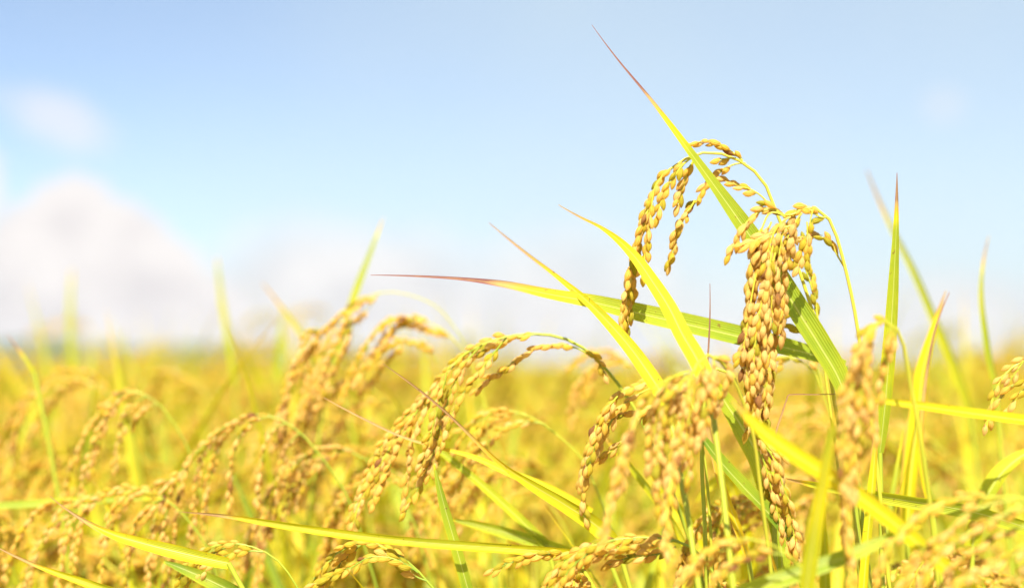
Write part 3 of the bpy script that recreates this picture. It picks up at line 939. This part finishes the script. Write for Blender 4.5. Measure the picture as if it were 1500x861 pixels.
stalk([(1575, 700), (1556, 600), (1536, 540), (1512, 524), (1490, 533), (1470, 550), (1456, 576), (1449, 604), (1445, 628)], 0.61,
      "sparse sharp panicle entering at the right edge above the yellow blade", [
          ([(1530, 534), (1510, 552), (1488, 562), (1470, 578), (1462, 592)], 0.605, 0.35, 0.0),
          ([(1545, 565), (1520, 560), (1498, 572), (1482, 590), (1475, 606)], 0.605, 0.3, 0.0),
          ([(1500, 528), (1486, 548), (1478, 560)], 0.61, 0.3, 0.2)],
      grains_from=0.62, hero=True, seed=34, tone=0.6, stem_tone=0.3, density=0.7)
stalk([(1640, 900), (1600, 800), (1550, 745), (1500, 730), (1440, 728), (1405, 730), (1378, 737), (1352, 752), (1330, 770), (1312, 788), (1300, 806), (1283, 850)], 0.49,
      "blurred foreground panicle spread over the bottom right corner in slanting strands", [
          ([(1490, 732), (1440, 742), (1408, 757), (1385, 780), (1353, 806), (1333, 836), (1318, 868)], 0.485, 0.25, 0.1),
          ([(1530, 740), (1500, 745), (1472, 755), (1450, 762), (1430, 768)], 0.49, 0.25, 0.05),
          ([(1500, 735), (1450, 765), (1413, 784), (1381, 806), (1357, 838), (1345, 868)], 0.48, 0.3, 0.15),
          ([(1550, 748), (1500, 770), (1453, 790), (1425, 806), (1390, 840), (1375, 868)], 0.495, 0.3, 0.1),
          ([(1575, 770), (1530, 790), (1490, 811), (1437, 834), (1402, 857), (1385, 880)], 0.48, 0.2, 0.15),
          ([(1590, 790), (1540, 820), (1490, 845), (1450, 875)], 0.485, 0.2, 0.1)],
      grains_from=0.55, seed=35, tone=0.5, density=0.8, stem_tone=0.35, grain_proto_=HI)
stalk([(960, 640), (948, 570), (928, 540), (902, 526), (876, 532), (858, 552), (848, 578)], 0.84,
      "small blurred panicle tip seen between the long arch and the yellow blades", (), auto=dict(count=5, length=0.045, first=0.45),
      grains_from=0.5, seed=36, tone=0.55)
stalk([(1262, 780), (1240, 680), (1215, 620), (1188, 596), (1165, 600), (1150, 630), (1143, 680)], 0.86,
      "blurred golden panicle behind the hanging tail, left of the blurred column", (), auto=dict(count=8, length=0.06, first=0.4),
      grains_from=0.45, seed=37, tone=0.65)
stalk([(1275, 861), (1250, 790), (1225, 740), (1200, 720), (1180, 740), (1172, 790), (1170, 850)], 0.80,
      "blurred tan panicle low behind the foreground column, beside the hanging tail", (), auto=dict(count=8, length=0.06, first=0.4),
      grains_from=0.45, seed=38, tone=0.65)

# --- leaves traced one by one: (x, y, width) from tip to base
leaf_thing([(867, 37, 0.6), (905, 88, 2.2), (945, 136, 4), (985, 188, 8), (1010, 222, 11), (1042, 266, 16), (1085, 326, 24), (1130, 391, 29), (1165, 449, 32), (1200, 505, 32), (1228, 553, 29), (1240, 585, 20)],
           (0.60, 0.603), "longest green blade slanting up into the sky with purple-brown tip", tone=0.19, tip=(0.36, 1.0), roll=-0.55, fold=0.32)
leaf_thing([(543, 403, 0.8), (620, 405, 3), (680, 409, 5), (740, 417, 10), (800, 430, 15), (870, 443, 21), (920, 455, 25), (985, 470, 28), (1050, 485, 29), (1100, 497, 28), (1150, 509, 25), (1195, 521, 21), (1238, 536, 14)],
           (0.60, 0.635), "long nearly level green blade with fine red tip pointing left", tone=0.2, tip=(0.46, 1.0), roll=-0.5, fold=0.3, stem_to=(1244, 600, 0.635))
leaf_thing([(818, 300, 1), (850, 318, 3), (880, 333, 5), (905, 351, 10), (930, 376, 15), (955, 411, 20), (980, 450, 23), (1000, 490, 25), (1020, 524, 27), (1040, 570, 24)],
           (0.63, 0.55), "bright yellow arched blade crossing the level green one, just below the topmost panicle", tone=0.5, tip=(0.2, 0.85), roll=0.12, fold=0.1)
leaf_thing([(716, 326, 1), (770, 370, 4), (820, 408, 7), (860, 441, 12), (895, 476, 17), (925, 511, 21), (950, 546, 23), (978, 590, 22)],
           (0.66, 0.56), "yellow-green blade with orange edge and brown tip, left of the yellow arched one", tone=0.38, tip=(0.42, 0.88), roll=0.15, fold=0.25, edge=0.3)
leaf_thing([(1314, 253, 0.8), (1313, 330, 8), (1310, 400, 14), (1306, 470, 18), (1301, 540, 20), (1296, 600, 19), (1289, 662, 12)],
           (0.60, 0.61), "straight upright green blade with thin reddish tip at right", tone=0.28, tip=(0.2, 0.95), roll=0.35, fold=0.35, stem_to=(1291, 770, 0.61))
leaf_thing([(1270, 250, 2), (1300, 320, 6), (1340, 400, 10), (1370, 470, 12), (1402, 548, 13), (1420, 600, 10)], 0.88,
           "blurred thin blade leaning left behind the straight upright one", tone=0.35, tip=(0.25, 0.85))
leaf_thing([(1449, 345, 1), (1438, 420, 6), (1444, 490, 9), (1456, 555, 8)], 0.78, "thin curved green blade standing alone near the right edge", tone=0.3, tip=(0.3, 0.85))
leaf_thing([(1386, 425, 1), (1366, 490, 12), (1352, 545, 20), (1346, 600, 24), (1336, 680, 24), (1330, 770, 18)], 0.70, "broad yellow upright blade right of the straight green one, orange edged", tone=0.5, tip=(0.15, 0.8), edge=0.3)
leaf_thing([(1391, 428, 1), (1374, 470, 2.5), (1358, 545, 4), (1352, 600, 6), (1349, 660, 8), (1364, 740, 8)], 0.66, "narrow dry brown blade in front of the broad yellow one", tone=0.62, tip=(0.7, 0.95))
leaf_thing([(1224, 600, 2), (1214, 650, 11), (1206, 700, 17), (1194, 770, 21), (1180, 870, 21)], (0.47, 0.49), "wide blurred yellow blade rising beside the foreground column", tone=0.42, tip=(0.1, 0.6), roll=-0.35, fold=0.2)
leaf_thing([(1072, 585, 4), (1128, 640, 22), (1190, 682, 25), (1242, 716, 25), (1300, 758, 24), (1352, 802, 22), (1430, 870, 20)], (0.49, 0.51), "wide blurred yellow blade slanting across in front of the hanging tail", tone=0.5, tip=(0.1, 0.75), roll=-0.3, fold=0.2)
leaf_thing([(1286, 590, 1.5), (1283, 640, 7), (1279, 700, 11), (1271, 790, 13), (1264, 875, 13)], 0.575, "narrow upright yellow blade with orange tip just right of the foreground column", tone=0.47, tip=(0.4, 0.78), roll=0.3)
leaf_thing([(1150, 700, 1), (1180, 706, 7), (1260, 721, 14), (1330, 733, 18), (1410, 746, 20), (1520, 778, 18)], 0.59, "level green blade running to the right edge below the yellow one", tone=0.3, tip=(0.12, 0.85), roll=0.5)
leaf_thing([(1262, 584, 1), (1330, 592, 11), (1400, 602, 14), (1520, 618, 15)], (0.53, 0.56), "level yellow blade crossing the straight upright one", tone=0.5, tip=(0.1, 0.75), roll=-0.3)
leaf_thing([(1350, 770, 2), (1310, 785, 12), (1250, 811, 21), (1150, 846, 26), (1080, 872, 24)], 0.505, "blurred green blade slanting down to the left at the bottom right", tone=0.2, tip=(0.06, 0.6), roll=0.3)
leaf_thing([(1046, 555, 4), (1060, 585, 22), (1085, 622, 35), (1110, 666, 39), (1128, 722, 35), (1140, 772, 28), (1145, 870, 18)], 0.612, "broad green leaf with dark shadow patches behind the hanging tail", tone=0.27, tip=(0.05, 0.5), roll=-0.45, fold=0.25)
leaf_thing([(1012, 615, 3), (1050, 669, 15), (1090, 714, 18), (1130, 756, 18), (1158, 792, 12)], 0.588, "dark green blade slanting down across the broad green leaf", tone=0.1, tip=(0.05, 0.4), roll=-0.5, fold=0.4)
leaf_thing([(1040, 415, 0.8), (1040, 470, 2), (1037, 530, 3), (1034, 600, 5), (1044, 655, 8), (1058, 710, 11), (1080, 770, 12), (1096, 815, 9)], 0.598, "narrow dry red-brown blade with hair-thin tip behind the thick blurred panicle", tone=0.6, tip=(0.85, 0.97), roll=0.4)
leaf_thing([(1224, 577, 1.2), (1190, 577.5, 1.6), (1160, 577.6, 1.8), (1155, 578.2, 1.9), (1153, 583, 2), (1146, 604, 2.4), (1137, 632, 3), (1132, 690, 4)], 0.61, "hair-thin dry leaf tip bent in a sharp angle right of the heaviest panicle", tone=0.85, tip=(0.9, 0.92), roll=0.1)
leaf_thing([(560, 532, 0.8), (600, 560, 2.6), (650, 600, 3.6), (690, 638, 4.6), (735, 680, 8), (780, 710, 14), (830, 740, 20), (872, 768, 24), (905, 800, 22)], (0.60, 0.61),
           "tan-tipped yellow blade slanting down right across the long arched panicle", tone=0.46, tip=(0.62, 0.9), roll=0.35)
leaf_thing([(474, 582, 0.8), (530, 612, 2.6), (590, 640, 3.2), (640, 655, 4.5), (690, 668, 7), (740, 690, 11), (800, 715, 15), (865, 752, 16)], 0.635,
           "thin tan-tipped yellow blade, under and left of the other slanting one", tone=0.5, tip=(0.6, 0.88), roll=-0.3)
leaf_thing([(262, 749, 0.8), (330, 755, 5), (400, 766, 10), (480, 778, 12), (560, 788, 13), (650, 796, 13), (740, 802, 14), (840, 810, 14)], (0.585, 0.60),
           "long level yellow-green blade across the bottom, tip pointing left", tone=0.42, tip=(0.2, 0.88), roll=0.5)
leaf_thing([(73, 726, 0.8), (120, 760, 5), (160, 780, 11), (210, 795, 17), (270, 810, 20), (335, 824, 16)], 0.60,
           "short yellow blade with tan tip in sharp focus at lower left", tone=0.4, tip=(0.42, 0.88), roll=0.35, edge=0.25)
leaf_thing([(-6, 800, 1.5), (60, 830, 6), (120, 850, 11), (185, 872, 14)], 0.60, "tan-edged yellow leaf tip in the bottom left corner", tone=0.42, tip=(0.5, 0.88), roll=0.35)
leaf_thing([(240, 822, 4), (300, 846, 20), (365, 878, 24)], 0.62, "short dark green blade under the sharp yellow one at lower left", tone=0.14, tip=(0.02, 0.4), roll=0.3)
leaf_thing([(636, 680, 2), (648, 730, 12), (668, 800, 16), (688, 872, 16)], 0.605, "upright green blade crossing the long level one at bottom centre", tone=0.2, tip=(0.05, 0.5), roll=0.3)
leaf_thing([(600, 625, 2), (650, 665, 9), (700, 705, 12), (745, 745, 14), (800, 798, 14)], 0.66, "pale green blade slanting under the long arched panicle", tone=0.3, tip=(0.1, 0.7), roll=-0.3)
leaf_thing([(660, 760, 2), (700, 768, 12), (760, 785, 17), (840, 812, 17)], 0.66, "short wide green blade above the long level one, behind the low arch", tone=0.25, tip=(0.05, 0.6), roll=0.3)
leaf_thing([(562, 318, 1), (545, 365, 6), (525, 420, 10), (502, 490, 12), (478, 560, 12)], 0.86, "blurred upright green blade rising through the tall brown panicle", tone=0.3, tip=(0.15, 0.7))
leaf_thing([(318, 376, 2), (326, 440, 8), (336, 500, 10), (344, 560, 10)], 1.15, "blurred upright blade alone above the field, left of the tall brown panicle", tone=0.35, tip=(0.1, 0.7))
leaf_thing([(385, 415, 2), (425, 465, 6), (465, 520, 8), (500, 570, 8)], 0.95, "faint blurred yellow blade slanting toward the tall brown panicle", tone=0.5, tip=(0.3, 0.8))
leaf_thing([(106, 395, 2), (104, 460, 8), (108, 540, 9)], 1.5, "blurred pale blade tip standing against the big white cloud", tone=0.32, tip=(0.2, 0.6))
leaf_thing([(10, 490, 1), (30, 515, 4), (50, 545, 6)], 0.8, "thin green leaf with dry brown tip curving at the left edge of the horizon", tone=0.35, tip=(0.7, 0.95))
leaf_thing([(415, 455, 2), (412, 500, 10), (408, 560, 12)], 1.3, "blurred green blade tip just left of the tall brown panicle", tone=0.25, tip=(0.1, 0.5))
leaf_thing([(-10, 742, 10), (60, 738, 12), (130, 734, 10), (220, 730, 4)][::-1], 0.74, "soft level green blade at the left edge, above the tan corner tip", tone=0.24, tip=(0.05, 0.6))
leaf_thing([(950, 690, 2), (985, 730, 12), (1030, 790, 14), (1060, 850, 14)], 0.68, "soft yellow blade behind the thick blurred panicle, slanting right", tone=0.45, tip=(0.1, 0.7))
leaf_thing([(1015, 740, 2), (1060, 700, 20), (1085, 760, 26), (1100, 850, 24)], 0.74, "wide soft yellow blade behind the dry red-brown one", tone=0.52, tip=(0.05, 0.7))
leaf_thing([(1510, 660, 10), (1470, 690, 22), (1440, 740, 24), (1425, 800, 22)], 0.66, "wide green blade rising to the right edge over the blurred corner panicle", tone=0.3, tip=(0.02, 0.6))
leaf_thing([(870, 620, 2), (905, 660, 8), (950, 715, 10), (1000, 790, 9), (1020, 850, 9)], 0.66, "narrow yellow-green blade behind the thick panicle's hanging strands", tone=0.4, tip=(0.2, 0.8))


# ------------------------------------------------------------------ the crop behind, stalk by stalk
def crop_stalk(g, h, lean, proto, nb, glen, leaf_n, lf_n, seg=6, ntone=None, ztop=9.0):
    """returns buffers of stem, panicle and leaves for a stalk standing at the origin"""
    tone = ntone if ntone is not None else float(np.clip(g.normal(0.42, 0.14), 0.1, 0.8))
    az = lean
    hd = np.array([math.cos(az), math.sin(az), 0])
    pl = g.uniform(0.16, 0.21)
    d = norm(np.array([0, 0, 1.0]) + hd * g.uniform(0.02, 0.14))
    culm = [np.zeros(3)]
    hc = h - 0.05
    for i in range(6):
        culm.append(culm[-1] + d * hc / 6)
    ax = [culm[-1].copy()]
    ang0 = math.acos(min(1, d[2])); turn = g.uniform(1.9, 2.6)
    p = culm[-1].copy()
    for i in range(12):
        a = ang0 + turn * ((i + 1) / 12) ** 0.8
        p = p + (hd * math.sin(a) + np.array([0, 0, math.cos(a)])) * pl / 12
        ax.append(p.copy())
    ax = np.array(ax)
    full = np.vstack([np.array(culm)[:-1], ax])
    s, pn, lv = Buf(), Buf(), []
    full = spline(full, 22 if seg > 4 else 12)
    tube(s, full, np.linspace(0.0022, 0.0005, len(full)), float(np.clip(0.35 + 0.2 * tone, 0, 1)), seg)
    A = spline(ax, 40)
    chains = [A[14:]] + auto_branches(ax, g, first=0.25, count=nb, length=0.07, stiff=0.6)
    for c in chains:
        ms, ts = grain_chain(c, g, 0.05, 1.0, 0.4, glen, tone, 0.13, 1.0 / glen * 0.8)
        stamp(pn, proto, ms, ts)
        if seg > 4:
            tube(pn, c, 0.00035, 0.4, 4)
    for k in range(leaf_n):
        b = Buf()
        fl = k == 0
        hz = hc * (0.90 if fl else g.uniform(0.5, 0.84))
        kk = np.array([np.interp(hz, np.linspace(0, hc, 7), np.array(culm)[:, q]) for q in range(3)])
        lt = float(np.clip(g.normal(0.37, 0.11), 0.08, 0.58))
        tl = g.uniform(0.12, 0.7)
        ll = (g.uniform(0.2, 0.3) if seg > 4 else g.uniform(0.12, 0.2)) if fl else g.uniform(0.28, 0.42)
        ll = max(0.1, min(ll, (ztop + g.uniform(-0.05, 0.02) - kk[2]) / math.cos(tl)))
        crop_leaf(b, kk, g.uniform(0, 6.28), tl, ll, g.uniform(0.009, 0.013), lt, g,
                  n=lf_n, nc=5 if seg > 4 else 3, droop=g.uniform(0.1, 0.9), dry=g.uniform(0.08, 0.3))
        lv.append(b)
    return s, pn, lv, tone, float(ax[:, 2].max())


def in_wedge(x, y, pad=1.15):
    return abs(x) < y * 0.36 * pad + 0.03


def describe(x, y, tone, azl, g):
    px = 750 + x / y * KPX
    hue = "greenish" if tone < 0.28 else "yellow-gold" if tone < 0.42 else "golden" if tone < 0.55 else "tan-brown"
    how = "bending left" if math.cos(azl) < -0.45 else "bending right" if math.cos(azl) > 0.45 else "bending forward" if math.sin(azl) < 0 else "bending away"
    where = ("under the big white cloud" if px < 260 else "between cloud and tall brown panicle" if px < 430 else "behind the tall brown panicle" if px < 600 else
             "behind the long arched panicle" if px < 860 else "behind the thick blurred panicle" if px < 1060 else "behind the heaviest panicle" if px < 1200 else
             "behind the foreground column" if px < 1330 else "behind the broad yellow blade" if px < 1430 else "by the right edge")
    far = "front rows" if y < 1.15 else "middle rows" if y < 1.6 else "blurred back rows"
    return f"{hue} stalk {how}, {far}, {where}"


NB = 258
placed, tries = [], 0  # front rows densest
while len(placed) < NB and tries < 20000:
    tries += 1
    y = rng.uniform(0.70 ** 1.3, 2.15 ** 1.3) ** (1 / 1.3)
    x = rng.uniform(-1, 1) * (0.36 * 1.12 * y + 0.05)
    if all((x - a) ** 2 + (y - b) ** 2 > 0.032 ** 2 for a, b in placed):
        placed.append((x, y))
for x, y in sorted(placed, key=lambda q: q[1]):
    lean = rng.normal(math.pi, 0.75) if rng.random() < 0.8 else rng.uniform(0, 6.28)
    h = float(np.clip(rng.normal(0.90 + 0.05 * (y - 0.9), 0.035 if y < 1.2 else 0.05), 0.80, 0.915 if y < 0.85 else 0.94 + 0.08 * min(1.0, y - 0.85)))
    s, pn, lv, tone, top = crop_stalk(rng, h, lean, LOW if y > 1.2 else MID, 9, 0.78 if y < 1.2 else 0.95, 4, 16, ztop=0.96 if y < 0.85 else 1.0 + (0.062 if rng.random() < 0.55 else 0.005) * y)
    r = root("rice_stalk", (x, y, 0), describe(x, y, tone, lean, rng), "rice stalk", "rice stalks of the crop behind")
    z = np.zeros(3)
    part("stem", s, r, z); part("panicle", pn, r, z)
    for b in lv:
        part("blade", b, r, z)


def far_crop():
    """the rest of the crop, one mass out to the far side of the field"""
    g = np.random.default_rng(99)
    protos = []
    for k in range(10):
        s, pn, lv, tone, top = crop_stalk(g, 0.925 + 0.006 * k, math.pi + g.normal(0, 0.8), LOW, 4, 1.3, 6, 9, seg=4, ntone=float(np.clip(g.normal(0.2, 0.08), 0.05, 0.4)), ztop=1.07)
        b = Buf()
        for q in [s, pn] + lv:
            a = q.arrays(); b.add(a[0], a[1], a[2], a[3], 0); b.M[-1] = a[4]
        protos.append(b.arrays())
    spots = []
    for lo, hi, n in ((2.15, 4.0, 1250), (4.0, 8.0, 1300), (8.0, 20.0, 1400), (20.0, 60.0, 1100)):
        for _ in range(n):
            y = math.sqrt(g.uniform(lo * lo, hi * hi))
            spots.append((g.uniform(-1, 1) * (0.58 * y + 0.3), y, 1.0 if hi < 10 else (1.0 if hi < 30 else 1.0), hi))
    out = Buf()
    which = g.integers(0, 10, len(spots))
    for k in range(10):
        sel = [spots[i] for i in range(len(spots)) if which[i] == k]
        ms = []
        for x, y, s, hi in sel:
            a = g.normal(0, 0.5)
            w = 1.0 if hi < 5 else 1.6 if hi < 10 else 4.0 if hi < 30 else 10.0
            m = np.eye(4); c, sn = math.cos(a), math.sin(a)
            hz = (0.99 if hi < 5 else 0.94 if hi < 10 else 0.905) + 0.032 * math.sin(x * 2.1 / y * 6 + y) + g.normal(0, 0.035) + (0.06 if g.random() < 0.15 and hi < 10 else 0.0)
            m[:3, 0], m[:3, 1], m[:3, 2], m[:3, 3] = (c * w, sn * w, 0), (-sn * w, c * w, 0), (0, 0, hz), (x, y, 0)
            ms.append(m)
        stamp(out, protos[k], np.array(ms), g.normal(0, 0.07, len(ms)))
    o = link("rice_crop", mesh_from("rice_crop", out.arrays()), None)
    o['kind'] = 'stuff'
    o['label'], o['category'] = "dense mass of ripening rice reaching back to the horizon", "rice crop"
far_crop()
